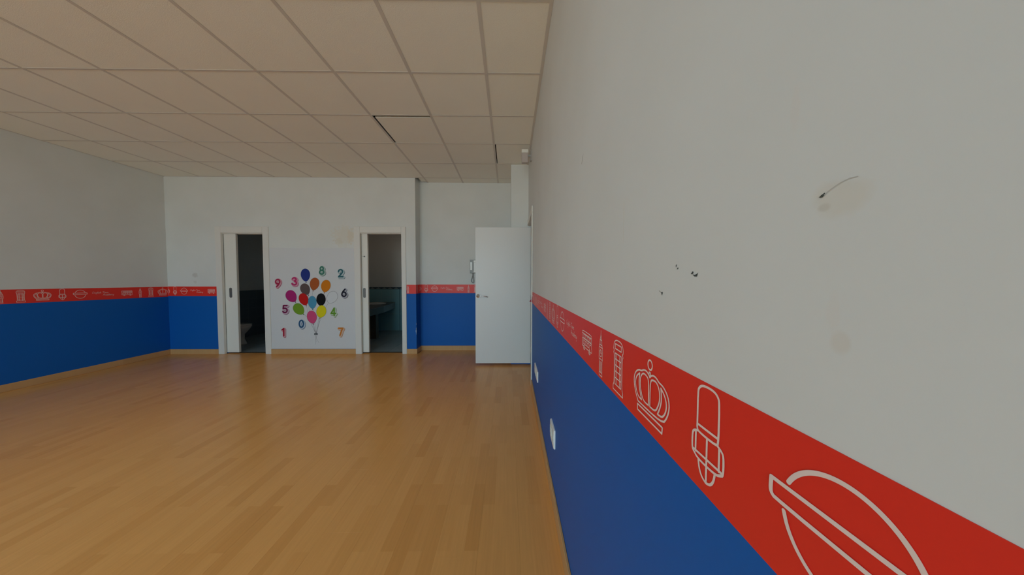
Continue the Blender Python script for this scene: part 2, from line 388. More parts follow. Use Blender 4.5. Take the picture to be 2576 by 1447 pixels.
# wall angles round the edge of the ceiling
def angle(name, pts, side, wd=0.022):
    b_ = MB()
    for (p, q) in zip(pts[:-1], pts[1:]):
        p, q = Vector((*p, 0)), Vector((*q, 0)); t = (q-p).normalized(); n_ = Vector((-t.y, t.x, 0))*side
        b_.prism([tuple(v.xy) for v in ((p, q, q+n_*wd, p+n_*wd) if side > 0 else (p+n_*wd, q+n_*wd, q, p))], ZC-0.001, ZC+0.0018)
        b_.prism([tuple(v.xy) for v in ((p, q, q+n_*0.0015, p+n_*0.0015) if side > 0 else (p+n_*0.0015, q+n_*0.0015, q, p))], ZC, ZC+0.022)
    return struct(obj(name, b_, M_GRID))
angle('trim_2', [(xr(YF)-0.0005, YF), (xr(4.155)-0.0005, 4.155)], 1)
angle('trim_3', [(XL+0.0005, YB-0.0005), (XL+0.0005, YF)], 1, 0.014)
angle('trim_4', [(XC-0.02, YB-0.0005), (XL, YB-0.0005)], 1, 0.010)

# ------------------------------------------------------------------ baseboards
BH, BT = 0.082, 0.013
def base_seg(b_, p, q, side, h=BH):
    p, q = Vector((*p, 0)), Vector((*q, 0)); t = (q-p).normalized(); n_ = Vector((-t.y, t.x, 0))*side
    poly = [p, q, q+n_*BT, p+n_*BT]
    if side < 0: poly = poly[::-1]
    b_.prism([tuple(v.xy) for v in poly], 0.0003, h)
def baseboard(name, segs):
    b_ = MB()
    for s_ in segs: base_seg(b_, *s_)
    return struct(obj(name, b_, M_BASE, bevel=0.0025))
bl = baseboard('baseboard_left', [((XL, YB), (XL, -1.0), 1), ((XL, -1.002), (XL, YF), 1)])
baseboard('baseboard_right', [((xr(0.9), 0.9), (xr(D0-0.07), D0-0.07), 1), ((xr(YF), YF), (xr(0.899), 0.899), 1)])
baseboard('baseboard_back', [((O1[0]-0.09, YB), (XL+BT, YB), 1), ((O2[0]-0.095, YB), (O1[1]+0.09, YB), 1), ((XC+BT, YB), (O2[1]+0.075, YB), 1), ((XC, YR), (XC, YB), 1), ((0.036, YR), (XC+BT, YR), 1)])
baseboard('baseboard_front', [((XL, YF), (xr(YF), YF), 1)])

# ------------------------------------------------------------------ prints of the wallpaper border (flat print, millimetres from the icon's foot)
def ellipse(cx, cy, rx, ry, k=20, a0=0, a1=360):
    return [(cx+rx*math.cos(math.radians(a0+(a1-a0)*i/k)), cy+ry*math.sin(math.radians(a0+(a1-a0)*i/k))) for i in range(k+1)]
def rect(x0, y0, x1, y1): return [(x0, y0), (x1, y0), (x1, y1), (x0, y1), (x0, y0)]
ICON = {
 'guard_print': (2.9, [[[-19,85],[-19,131],[-17,136],[-13,140],[-6,142],[6,142],[13,140],[17,136],[19,131],[19,80],[16,76],[-16,76],[-19,80],[-19,85]],[[-18,86],[18,86]],
    [[-18,77],[-25,74],[-28,69],[-28,47],[-24,44],[-16,39],[16,39],[24,44],[28,47],[28,69],[25,74],[18,77]],[[-21,74],[-21,47]],[[21,74],[21,47]],[[0,75],[0,18]],[[-25,48],[25,48]],[[-15,39],[-13,28],[-8,20],[-1,17],[1,17],[8,20],[13,28],[15,39]]]),
 'crown_print': (2.9, [ellipse(0,126,8,9,14), [[-44,40],[-57,56],[-63,74],[-61,88],[-53,98],[-42,104],[-31,105],[-23,110],[-12,111],[-4,107],[0,103],[4,107],[12,111],[23,110],[31,105],[42,104],[53,98],[61,88],[63,74],[57,56],[44,40],[-44,40]],
    [[0,103],[-3,108],[-2,112],[2,112],[3,108],[0,103]],
    [[-38,98],[-50,90],[-56,77],[-53,62],[-43,50],[-29,49],[-37,64],[-41,80],[-38,98]],[[38,98],[50,90],[56,77],[53,62],[43,50],[29,49],[37,64],[41,80],[38,98]],
    [[-2,50],[-22,50],[-31,64],[-36,78],[-34,93],[-25,103],[-13,103],[-2,98],[-2,50]],[[3,50],[22,50],[31,64],[36,78],[34,93],[25,103],[13,103],[3,98],[3,50]],
    [[-45,34],[45,34],[44,23],[-44,23],[-45,34]]]),
 'phone_box_print': (2.5, [[[-29,114],[-27,126],[-21,133],[-11,137],[11,137],[21,133],[27,126],[29,114],[25,110],[28,104],[24,100],[23,28],[29,24],[29,12],[-29,12],[-29,24],[-23,28],[-24,100],[-28,104],[-25,110],[-29,114]],
    rect(-18,115,18,127), rect(-18,28,18,104), [[-10,104],[-10,28]], [[10,104],[10,28]], [[-18,90],[18,90]], [[-18,75],[18,75]], [[-18,60],[18,60]], [[-18,44],[18,44]]]),
 'clock_tower_print': (2.2, [[[0,139],[0,127],[-8,112],[-10,97],[-15,91],[-15,56],[-11,52],[-12,9],[12,9],[11,52],[15,56],[15,91],[10,97],[8,112],[0,127]],
    [[-8,112],[8,112]],[[-10,98],[10,98]],[[-14,91],[14,91]],[[-14,57],[14,57]],ellipse(0,74,9,10,14),[[0,74],[0,81]],[[0,74],[5,74]],[[-7,50],[-7,20]],[[0,50],[0,20]],[[7,50],[7,20]],[[-11,19],[11,19]],[[0,126],[0,98]]]),
 'bus_print': (2.3, [[[-57,50],[-57,100],[-53,105],[50,105],[56,99],[56,76],[53,64],[58,60],[58,50],[46,49]],[[-57,50],[-40,50]],[[-20,49],[24,49]],[[-55,96],[54,96]],[[-55,78],[54,78]],
    rect(-40,80,-22,93), rect(-16,80,2,93), rect(8,80,26,93), rect(32,80,50,93), rect(-40,59,-22,72), rect(-16,59,2,72), rect(8,59,26,72), [[34,50],[34,72],[50,72]], [[-48,76],[-48,52]],
    ellipse(-30,47,10,8,12), ellipse(35,47,10,8,12), ellipse(-30,47,4,3,8), ellipse(35,47,4,3,8)]),
 'roundel_print': (3.6, [ellipse(0,76,46,49,22,24,156), ellipse(0,76,46,49,22,191,349), [[-58,90],[58,90],[58.5,77],[57,74],[54,72],[-54,72],[-57,74],[-58.5,77],[-58,90]]]),
}
GL = {  # handwritten letters, unit = x-height
 'E': (1.25, [[[1,1.9],[0.35,1.9],[0.15,1.5],[0.55,1.1],[0.1,0.6],[0.25,0.05],[0.9,0.15]]]), 'n': (0.85, [[[0,1],[0,0]],[[0,0.6],[0.3,1],[0.55,0.85],[0.55,0],[0.8,0.1]]]),
 'g': (0.85, [[[0.6,0.9],[0.2,1],[0,0.5],[0.2,0.05],[0.55,0.3],[0.6,0.9],[0.55,-0.7],[0.2,-0.9],[0,-0.6]]]), 'l': (0.45, [[[0,0.6],[0.3,1.7],[0.15,1.9],[0.05,0.2],[0.35,0]]]),
 'i': (0.4, [[[0.05,1],[0.05,0.1],[0.3,0]],[[0.05,1.4],[0.07,1.5]]]), 's': (0.65, [[[0.5,0.95],[0.1,0.85],[0.45,0.35],[0.3,0],[0,0.1]]]), 'h': (0.85, [[[0.1,1.9],[0.05,0]],[[0.05,0.6],[0.35,1],[0.55,0.8],[0.55,0],[0.8,0.1]]]),
 'T': (1.0, [[[-0.1,1.8],[1.1,1.95]],[[0.5,1.85],[0.4,0]]]), 'm': (1.25, [[[0,1],[0,0]],[[0,0.6],[0.25,1],[0.45,0.85],[0.45,0]],[[0.45,0.6],[0.7,1],[0.9,0.85],[0.9,0],[1.15,0.1]]]),
 'e': (0.75, [[[0,0.5],[0.5,0.65],[0.4,1],[0.1,0.85],[0.05,0.3],[0.3,0],[0.65,0.2]]]), 'A': (1.35, [[[0,0],[0.55,1.9],[0.95,0]],[[0.15,0.7],[1.1,0.7]]]), 'c': (0.65, [[[0.5,0.9],[0.15,0.95],[0,0.4],[0.25,0],[0.6,0.2]]]),
 'a': (0.8, [[[0.55,0.85],[0.2,1],[0,0.45],[0.2,0],[0.55,0.4],[0.58,1],[0.55,0.1],[0.75,0]]]), 'd': (0.85, [[[0.55,0.7],[0.2,1],[0,0.45],[0.2,0],[0.55,0.4]],[[0.62,1.9],[0.55,0.1],[0.8,0]]]),
 'y': (0.8, [[[0,1],[0.1,0.3],[0.45,0.3],[0.6,1],[0.5,-0.6],[0.1,-0.9]]]), ' ': (0.6, []),
 'o': (0.75, [[[0.3,1],[0.02,0.75],[0.05,0.2],[0.3,0],[0.55,0.3],[0.52,0.8],[0.3,1],[0.7,0.85]]]), 'w': (1.1, [[[0,1],[0.15,0.05],[0.45,0.8],[0.65,0.05],[0.9,0.9],[1.05,0.85]]])}
def script(txt, x, y, size, stretch=1.0):
    out = []
    for ch in txt:
        w_, ls = GL[ch]
        for l_ in ls: out.append([(x+(a*stretch+0.18*b_)*size, y+b_*size) for a, b_ in l_])
        x += w_*size*stretch
    return out
ICON['lettering_print'] = (1.7, script('English Town', -116, 80, 11.0, 1.45) + script('Academy', -18, 52, 11.5, 1.45))
PERIOD = [('roundel_print', 0.0), ('lettering_print', 0.218), ('bus_print', 0.441), ('clock_tower_print', 0.586), ('phone_box_print', 0.711), ('crown_print', 0.859), ('guard_print', 1.006)]
REP = 1.151
def soften(pts, n=2):
    """cut the gentle corners of a polyline so that curves read as curves; sharp corners stay"""
    closed = len(pts) > 3 and math.hypot(pts[0][0]-pts[-1][0], pts[0][1]-pts[-1][1]) < 1e-9
    for _ in range(n):
        out = [pts[0]]
        for a, p, c in zip(pts[:-2], pts[1:-1], pts[2:]):
            t = abs((math.atan2(c[1]-p[1], c[0]-p[0]) - math.atan2(p[1]-a[1], p[0]-a[0]) + pi) % (2*pi) - pi)
            if 0.08 < t < 1.15:
                out += [(p[0]+(a[0]-p[0])*0.25, p[1]+(a[1]-p[1])*0.25), (p[0]+(c[0]-p[0])*0.25, p[1]+(c[1]-p[1])*0.25)]
            else: out.append(p)
        out.append(pts[-1]); pts = out
    return pts
def ribbon(b_, pts, wd, place, off, cap=8):
    """flat stroke of width wd along 2-D points; place(u, v, off) puts it on the wall; every piece lies a hair above the last"""
    b_.lay = getattr(b_, 'lay', 0)
    for (p, q) in zip(pts[:-1], pts[1:]):
        dx, dy = q[0]-p[0], q[1]-p[1]; L = math.hypot(dx, dy)
        if L < 1e-6: continue
        nx, ny = -dy/L*wd/2, dx/L*wd/2
        b_.lay += 1; o_ = off+b_.lay*1.5e-6
        b_.face([place(p[0]+nx, p[1]+ny, o_), place(p[0]-nx, p[1]-ny, o_), place(q[0]-nx, q[1]-ny, o_), place(q[0]+nx, q[1]+ny, o_)])
    for p in pts:
        b_.lay += 1
        b_.face([place(p[0]+wd/2*math.cos(2*pi*i/cap), p[1]+wd/2*math.sin(2*pi*i/cap), off+b_.lay*1.5e-6) for i in range(cap)])
def flatmesh(b_, name, mat, parent, nrm):
    me = bpy.data.meshes.new(name); me.from_pydata(b_.v, [], b_.f); me.materials.append(mat)
    bm = bmesh.new(); bm.from_mesh(me)
    for f in bm.faces:
        f.normal_update()
        if f.normal.dot(nrm) < 0: f.normal_flip()
    bm.to_mesh(me); bm.free(); me.update()
    return link(name, me, parent)
def border(label, s0, s1, anchor, top, bot, P, nrm, pieces=None, group='red wallpaper borders', scale=1.0):
    """s runs to the viewer's right along the wall; top(s), bot(s) are the edges' heights; P(s, z, off) a point on the wall"""
    b_ = MB(); N = 8; TH = 0.0007
    for i in range(N):
        a, c = s0+(s1-s0)*i/N, s0+(s1-s0)*(i+1)/N
        A = [P(a, bot(a), TH), P(c, bot(c), TH), P(c, top(c), TH), P(a, top(a), TH)]
        B = [P(a, bot(a), 0.0001), P(c, bot(c), 0.0001), P(c, top(c), 0.0001), P(a, top(a), 0.0001)]
        b_.face(A); b_.face([B[0], B[1], A[1], A[0]]); b_.face([A[3], A[2], B[2], B[3]])
    root = flatmesh(b_, 'wallpaper_border', M_RED, None, nrm)
    tag(root, label, 'wallpaper border', None)
    k0 = int(math.floor((s0-anchor)/(REP*scale)))-1
    for k in range(k0, k0+14):
        for nm, off in PERIOD:
            c = anchor + (k*REP+off)*scale
            wd, lines = ICON[nm]
            half = max(abs(x) for l_ in lines for x, _ in l_)/1000*scale
            if c-half > s1-0.004 or c+half < s0+0.004: continue
            if pieces and not pieces(c): continue
            def place(u, v, off_):
                s_ = c+u*scale; t_ = v/0.147
                return P(s_, bot(s_)+(top(s_)-bot(s_))*t_, off_)
            q = MB()
            for l_ in lines:
                l_ = soften([(x/1000, y/1000) for x, y in l_], 1 if nm == 'lettering_print' else 2)
                run = []
                for pt in l_:                       # clip at the ends of the strip
                    if s0+0.002 < c+pt[0]*scale < s1-0.002: run.append(pt)
                    else:
                        if len(run) > 1: ribbon(q, run, wd*1.12/1000, place, 0.0013)
                        run = []
                if len(run) > 1: ribbon(q, run, wd*1.12/1000, place, 0.0013)
            if q.f: flatmesh(q, nm, M_PRINT, root, nrm)
    return root
uR = Vector((-0.0105, -1, 0)).normalized(); nR = Vector((-1, 0.0105, 0)).normalized()
def PR(s, z, off): return Vector((xr(-s), -s, z)) + nR*off
border('red wallpaper border with large white London icons along the right wall', -(D0-0.075), 2.85, -0.198, lambda s: 1.149+0.0125*min(s, 0.3), lambda s: 1.007+0.0085*min(s, 0.3), PR, nR)
def PL_(s, z, off): return Vector((XL+off, s, z))
border('dim red wallpaper border along the dark blue left wall', YF+0.01, YB-0.002, 3.772, lambda s: 1.166-0.0118*s, lambda s: 1.012-0.0135*s, PL_, Vector((1, 0, 0)), scale=1.03)
def PB(s, z, off): return Vector((s, YB-off, z))
border('short red wallpaper border between the left corner and the toilet doorway', XL+0.002, O1[0]-0.088, -5.30, lambda s: 1.114, lambda s: 0.958, PB, Vector((0, -1, 0)), scale=1.0)
border('small red wallpaper border with one clock tower right of the washroom doorway', O2[1]+0.076, XC-0.0005, -1.657-0.586, lambda s: 1.149, lambda s: 1.0015, PB, Vector((0, -1, 0)), pieces=lambda c: c < -1.6)
def PS(s, z, off): return Vector((XC+off, s, z))
border('shaded red wallpaper border on the side of the recess', YB+0.0005, YR-0.0005, 4.79-0.711, lambda s: 1.148, lambda s: 1.0, PS, Vector((1, 0, 0)))
def PC(s, z, off): return Vector((s, YR-off, z))
border('red wallpaper border in the recess under the intercom', XC+0.001, 0.034, -1.278, lambda s: 1.148, lambda s: 0.9996, PC, Vector((0, -1, 0)))
# loose corner of the border peeling over the doorway casing
b_ = MB(); y_ = D0-0.074
b_.loft([[(xr(y_)-0.002, y_, 1.055), (xr(y_)-0.002, y_, 0.985), (xr(y_)-0.0014, y_, 0.985), (xr(y_)-0.0014, y_, 1.055)], [(xr(y_)-0.020, y_+0.010, 1.012), (xr(y_)-0.020, y_+0.010, 0.992), (xr(y_)-0.0194, y_+0.010, 0.992), (xr(y_)-0.0194, y_+0.010, 1.012)], [(xr(y_)-0.034, y_+0.018, 1.000), (xr(y_)-0.034, y_+0.018, 0.996), (xr(y_)-0.0334, y_+0.018, 0.996), (xr(y_)-0.0334, y_+0.018, 1.0)]])
tag(obj('border_scrap', b_, plain('crimson_paper_back', (0.33, 0.012, 0.045), 0.5)), 'torn crimson corner of wallpaper border peeling beside the open door', 'paper scrap')

# ------------------------------------------------------------------ the two sliding toilet doors
def handle_plate(cx, cz, y, parent, w_=0.042, h_=0.165):
    b_ = MB(); k = 20
    out = rr(cx-w_/2, cx+w_/2, cz-h_/2, cz+h_/2, w_*0.48, 5); inn = rr(cx-w_*0.30, cx+w_*0.30, cz-h_*0.38, cz+h_*0.38, w_*0.27, 5)
    r0 = [(x, y-0.0005, z) for x, z in out]; r1 = [(x, y-0.004, z) for x, z in out]; r2 = [(x, y-0.004, z) for x, z in inn]; r3 = [(x, y-0.001, z) for x, z in inn]
    b_.loft([r0, r1, r2, r3], True)
    return obj('flush_pull', b_, M_PULL, parent)
def pocket_door(name, o, outer, leafx, hx, lock, label, zt):
    x0, x1, zt_ = o
    root = struct(empty(name, ((x0+x1)/2, YB, 0)), label)
    loc = Vector(root.location)
    def add(nm, b_, m, bevel=0.002, par=root, **k):
        ob = obj(nm, b_, m, par, bevel, **k)
        if par is root: ob.location = -loc
        return ob
    L, R_ = outer
    b_ = MB(); b_.box(L, x0+0.0045, YB-0.014, YB+0.004, 0.0005, zt); add('casing', b_, M_CASING, 0.004)
    b_ = MB(); b_.box(x1-0.0015, R_, YB-0.014, YB+0.004, 0.0005, zt); add('casing', b_, M_CASING, 0.004)
    b_ = MB(); b_.box(x0+0.0046, x1-0.0016, YB-0.014, YB+0.001, zt_, zt); add('head_casing', b_, M_CASING, 0.004)
    # jamb linings: split on the pocket side
    b_ = MB(); b_.box(x1-0.001, x1+0.012, YB+0.001, YB+0.12, 0.0005, zt_); add('jamb', b_, M_FRAME, 0.001)
    b_ = MB(); b_.box(x0-0.012, x0+0.004, YB+0.001, YB+0.03, 0.0005, zt_); b_.box(x0-0.012, x0+0.004, YB+0.085, YB+0.12, 0.0005, zt_); add('jamb', b_, M_FRAME, 0.001)
    b_ = MB(); b_.box(x0, x1, YB+0.001, YB+0.032, zt_-0.012, zt_+0.001); b_.box(x0, x1, YB+0.088, YB+0.12, zt_-0.012, zt_+0.001); add('head_track', b_, M_FRAME, 0.001)
    b_ = MB(); b_.box(x0-0.001, x0+0.0025, YB+0.029, YB+0.0375, 0.0005, zt_-0.012); b_.box(x0-0.001, x0+0.0025, YB+0.0785, YB+0.086, 0.0005, zt_-0.012); add('slot_shade_strip', b_, M_VOID, 0)  # dark strips put the gap's shade beside the leaf
    a, c = leafx
    b_ = MB(); b_.box(a, c, YB+0.038, YB+0.078, 0.018, zt_-0.004); lf = add('sliding_leaf', b_, M_FRAME, 0.003)
    handle_plate(hx, 1.012, YB+0.038, lf)
    if lock:
        q = MB(); q.loft([[(hx+0.008+r*math.cos(2*pi*i/14), YB+0.038-d, 1.614+r*math.sin(2*pi*i/14)) for i in range(14)] for r, d in ((0.014, 0.0), (0.014, 0.004), (0.006, 0.006), (0.005, 0.016))])
        q.box(hx-0.026, hx-0.014, YB+0.034, YB+0.038, 1.611, 1.617)
        obj('thumb_turn', q, M_PULL, lf)
    b_ = MB(); b_.box(x0, x1, YB+0.07, YB+0.12, -0.002, 0.004); add('threshold', b_, M_VOID, 0.001)
    return root
pocket_door('door_1', O1, (-4.765, -3.905), (-4.95, -4.478), -4.583, False, 'left toilet doorway with a cream sliding door nearly open', 2.09)
pocket_door('door_2', O2, (-2.525, -1.682), (-2.72, -2.328), -2.39, True, 'washroom doorway right of the balloons with its cream sliding door nearly open', 2.098)

# ------------------------------------------------------------------ white hinged door standing open at the right wall
Y3 = 4.10
root = struct(empty('door_3', (0.32, Y3+0.02, 0)), 'plain white hinged door standing wide open at the end of the right wall')
off3 = -Vector(root.location)
b_ = MB(); b_.box(-0.473, 0.322, Y3, Y3+0.04, 0.030, 1.988)
leaf = obj('leaf', b_, M_DOOR, root, bevel=0.002, loc=off3)
hd = MB()
hd.loft([[(-0.437+r*math.cos(2*pi*i/20), Y3-d, 1.008+r*math.sin(2*pi*i/20)) for i in range(20)] for r, d in ((0.026, 0.0), (0.026, 0.006), (0.023, 0.009), (0.010, 0.010), (0.009, 0.040))])
hd.tube([(-0.437, Y3-0.042, 1.008), (-0.425, Y3-0.050, 1.008), (-0.38, Y3-0.052, 1.008), (-0.33, Y3-0.050, 1.003), (-0.292, Y3-0.046, 0.994)], [0.009, 0.010, 0.008, 0.0075, 0.005], 10)
obj('lever_handle', hd, M_CHROME, leaf, smooth=True)
kh = MB(); kh.loft([[(-0.437+r*math.cos(2*pi*i/12), Y3-d, 0.93+r*math.sin(2*pi*i/12)) for i in range(12)] for r, d in ((0.010, 0.0), (0.010, 0.002), (0.003, 0.0025), (0.002, 0.001))])
for hz in (0.22, 1.06, 1.80):
    q = MB(); q.tube([(0.3265, Y3-0.004, hz-0.04), (0.3265, Y3-0.004, hz+0.04)], 0.0055, 8); q.box(0.3225, 0.324, Y3, Y3+0.03, hz-0.04, hz+0.04)
    obj('hinge', q, M_STEEL, root, loc=off3)
# casing and lining of that doorway
def rbox(b_, y0, y1, z0, z1, d0, d1):      # slab on the right wall between depths d0 (into room) and d1 (into wall)
    b_.prism([(xr(y0)-d0, y0), (xr(y0)+d1, y0), (xr(y1)+d1, y1), (xr(y1)-d0, y1)], z0, z1)
b_ = MB(); rbox(b_, D0-0.072, D0, 0.0005, DZ-0.0121, 0.013, -0.0005); obj('casing', b_, M_FRAME, root, bevel=0.003, loc=off3)
b_ = MB(); rbox(b_, D0-0.072, D1, DZ-0.012, DZ+0.060, 0.013, -0.0005); obj('head_casing', b_, M_FRAME, root, bevel=0.003, loc=off3)
b_ = MB(); rbox(b_, D0, D0+0.018, 0.0005, DZ, 0.0, T); obj('jamb', b_, M_FRAME, root, bevel=0.001, loc=off3)
b_ = MB(); rbox(b_, D0+0.018, D1, DZ-0.018, DZ, 0.0, T); obj('head_lining', b_, M_FRAME, root, bevel=0.001, loc=off3)
# dim corridor beyond the doorway
w = MB(); w.box(1.55, 1.65, 2.5, 5.06, -0.1, 3.3); w.box(xr(2.6)+T, 1.55, 2.5, 2.6, -0.008, 3.3); w.box(0.5, 1.55, 4.96, 5.06, -0.1, 3.3)
struct(obj('wall_corridor', w, M_WHITEWALL))

# ------------------------------------------------------------------ toilet rooms behind the back wall
Y0, Y1 = YB+0.12, 6.82
w = MB(); w.box(XL-0.1, XL, Y0, Y1, -0.1, 3.3); struct(obj('wall_washroom_left', w, M_WHITEWALL))
w = MB(); w.box(-3.70, -3.62, Y0, Y1, -0.009, 3.3); struct(obj('wall_washroom_partition', w, M_WHITEWALL))
VY, VZ = (5.95, 6.35), (1.55, 1.95)          # small high window, out of view, added to light the washroom
w = MB(); w.box(-1.645, -1.55, Y0, VY[0], -0.1, 3.3); w.box(-1.645, -1.55, VY[1], Y1, -0.1, 3.3); w.box(-1.645, -1.55, VY[0], VY[1], -0.1, VZ[0]); w.box(-1.645, -1.55, VY[0], VY[1], VZ[1], 3.3)
struct(obj('wall_washroom_right', w, M_WHITEWALL))
w = MB(); w.box(-1.60, -1.57, VY[0], VY[1], VZ[0], VZ[0]+0.03); w.box(-1.60, -1.57, VY[0], VY[1], VZ[1]-0.03, VZ[1]); w.box(-1.60, -1.57, VY[0], VY[0]+0.03, VZ[0]+0.03, VZ[1]-0.03); w.box(-1.60, -1.57, VY[1]-0.03, VY[1], VZ[0]+0.03, VZ[1]-0.03)
wo = struct(obj('window_3', w, M_PLATE), 'small high window added out of view to light the washroom')
w = MB(); w.box(-1.588, -1.583, VY[0]+0.03, VY[1]-0.03, VZ[0]+0.03, VZ[1]-0.03)
gm2 = gm.copy(); gm2.name = 'light_warming_glass'
for nd in gm2.node_tree.nodes:
    if nd.type == 'BSDF_TRANSPARENT': nd.inputs[0].default_value = (0.86, 0.66, 0.54, 1)  # pane tint added to warm the light coming in
obj('pane', w, gm2, wo)
w = MB(); w.box(XL-0.1, -1.5, Y1, Y1+0.1, -0.1, 3.3)
wt = struct(obj('wall_washroom_back', w, M_WHITEWALL), 'back wall of the two dark toilet rooms, tiled to shoulder height')
t_ = MB()
t_.box(-3.62, -1.645, Y1-0.008, Y1, 0, 0.985)
obj('tiled_dado', t_, M_TEAL, wt)
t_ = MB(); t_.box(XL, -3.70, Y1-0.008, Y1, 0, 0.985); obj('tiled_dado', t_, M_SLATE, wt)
for wname, boxes in (('wall_washroom_left', [(XL, XL+0.008)]), ('wall_washroom_partition', [(-3.708, -3.70), (-3.62, -3.612)]), ('wall_washroom_right', [(-1.653, -1.645)])):
    t_ = MB()
    for (a, c) in boxes: t_.box(a, c, Y0, Y1-0.008, 0, 0.985)
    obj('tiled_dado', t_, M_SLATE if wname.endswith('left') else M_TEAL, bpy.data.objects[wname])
t_ = MB()
for (a, c) in ((XL, -3.70), (-3.62, -1.645)): t_.box(a, c, Y1-0.010, Y1, 0.985, 1.035)
obj('tile_border', t_, M_BORD, wt)
t_ = MB(); x = -3.55
while x < -1.7:
    t_.box(x, x+0.09, Y1-0.0108, Y1-0.0095, 0.997, 1.012); t_.box(x+0.03, x+0.06, Y1-0.0108, Y1-0.0095, 1.012, 1.024); x += 0.14
o = obj('border_motif', t_, M_BORDL, wt); o['kind'] = 'stuff'
t_ = MB(); t_.box(-2.592, -2.582, Y1-0.0095, Y1-0.008, 0.0, 0.985); obj('corner_bead', t_, M_BORD, wt)
w = MB(); w.box(XL, -1.55, 4.86, Y1, -0.10, -0.010)
ft = struct(obj('floor_washroom', w, plain('grout', (0.12, 0.14, 0.15), 0.8)), 'blue-grey tiled floor of the toilet rooms')
FT = 0.31
for (a, c) in ((XL+0.008, -3.708), (-3.612, -1.653)):
    nx = int((c-a)/FT)+1; ny = int((Y1-4.862)/FT)+1
    for i in range(nx):
        for j in range(ny):
            x0, x1, y0, y1 = a+i*FT, min(a+(i+1)*FT, c), 4.862+j*FT, min(4.862+(j+1)*FT, Y1-0.008)
            if x1-x0 > 0.02 and y1-y0 > 0.02:
                link('floor_tile', piece('floor_tile', x1-x0-0.003, y1-y0-0.003, 0.010, M_FTILE, 0.001), ft, (x0, y0, -0.010))
w = MB(); w.box(XL, -1.55, 4.86, Y1, 2.5, 2.55); struct(obj('ceiling_washroom', w, M_WHITEWALL))

# toilet bowl in profile, its back against the left wall
root = tag(empty('toilet', (-5.2, 5.42, 0)), 'small white toilet in the dark room behind the left doorway', 'toilet')
def oval(cx, rx, ry, z, k=24, front=1.0):
    return [(cx + rx*math.cos(2*pi*i/k)*(front if math.cos(2*pi*i/k) > 0 else 1.0), ry*math.sin(2*pi*i/k), z) for i in range(k)]
b_ = MB(); b_.loft([oval(0.03, 0.215, 0.12, 0.0005), oval(0.03, 0.21, 0.115, 0.02), oval(0.02, 0.185, 0.095, 0.10), oval(0.02, 0.19, 0.095, 0.19), oval(0.03, 0.235, 0.14, 0.25), oval(0.05, 0.26, 0.165, 0.31), oval(0.06, 0.27, 0.175, 0.352), oval(0.06, 0.26, 0.165, 0.360), oval(0.06, 0.20, 0.12, 0.352), oval(0.05, 0.13, 0.08, 0.27)])
obj('bowl', b_, M_CERAMIC, root, smooth=True)
b_ = MB(); b_.loft([oval(0.05, 0.275, 0.18, 0.361), oval(0.05, 0.28, 0.183, 0.370), oval(0.05, 0.27, 0.175, 0.382), oval(0.05, 0.05, 0.03, 0.385)]); obj('lid', b_, M_CERAMIC, root, smooth=True)
b_ = MB(); b_.box(-0.345, -0.20, -0.18, 0.18, 0.34, 0.70); tk = obj('tank', b_, M_CERAMIC, root, bevel=0.02, seg=3)
b_ = MB(); b_.loft([[(-0.27+r*math.cos(2*pi*i/12), r*math.sin(2*pi*i/12), z) for i in range(12)] for r, z in ((0.02, 0.70), (0.02, 0.712))]); obj('flush_button', b_, M_CHROME, tk)

# granite washbasin counter
root = tag(empty('washbasin_counter', (-3.1, 6.0, 0)), 'dark granite washbasin counter on a masonry leg in the washroom', 'washbasin counter')
lo_ = -Vector(root.location)
b_ = MB(); top_poly = [(-3.600, 5.0), (-2.575, 5.0), (-2.545, 5.85), (-2.60, 6.35), (-2.69, Y1-0.013), (-3.600, Y1-0.013)]
b_.prism(top_poly, 0.652, 0.682); obj('countertop', b_, M_GRANITE, root, bevel=0.004, loc=lo_)
b_ = MB()
P_ = [Vector((x, y)) for x, y in top_poly[:5]]
for p, q in zip(P_[:-1], P_[1:]):
    t = (q-p).normalized(); n_ = Vector((-t.y, t.x))
    p2, q2 = p+n_*0.005, q+n_*0.005
    b_.prism([tuple(v) for v in (p2, q2, q2+n_*0.03, p2+n_*0.03)], 0.548, 0.6515)
obj('apron', b_, M_GRANITE, root, loc=lo_)
b_ = MB(); b_.box(-3.600, -2.735, 5.90, 6.02, 0.0005, 0.6515); obj('support_wall', b_, plain('brown_mosaic', (0.11, 0.09, 0.065), 0.5, var=0.4), root, loc=lo_)
b_ = MB(); k = 28
def ov(r, z, s_=1.0): return [(-2.93+r*math.cos(2*pi*i/k), 6.33+r*s_*math.sin(2*pi*i/k), z) for i in range(k)]
b_.loft([ov(0.205, 0.683), ov(0.21, 0.692), ov(0.20, 0.700), ov(0.185, 0.694), ov(0.15, 0.686), ov(0.05, 0.684)]); obj('basin', b_, M_CERAMIC, root, smooth=True, loc=lo_)
b_ = MB(); b_.tube([(-3.22, 6.33, 0.682), (-3.22, 6.33, 0.80), (-3.19, 6.33, 0.83), (-3.10, 6.33, 0.82)], [0.018, 0.016, 0.013, 0.010], 10); obj('tap', b_, M_CHROME, root, smooth=True, loc=lo_)

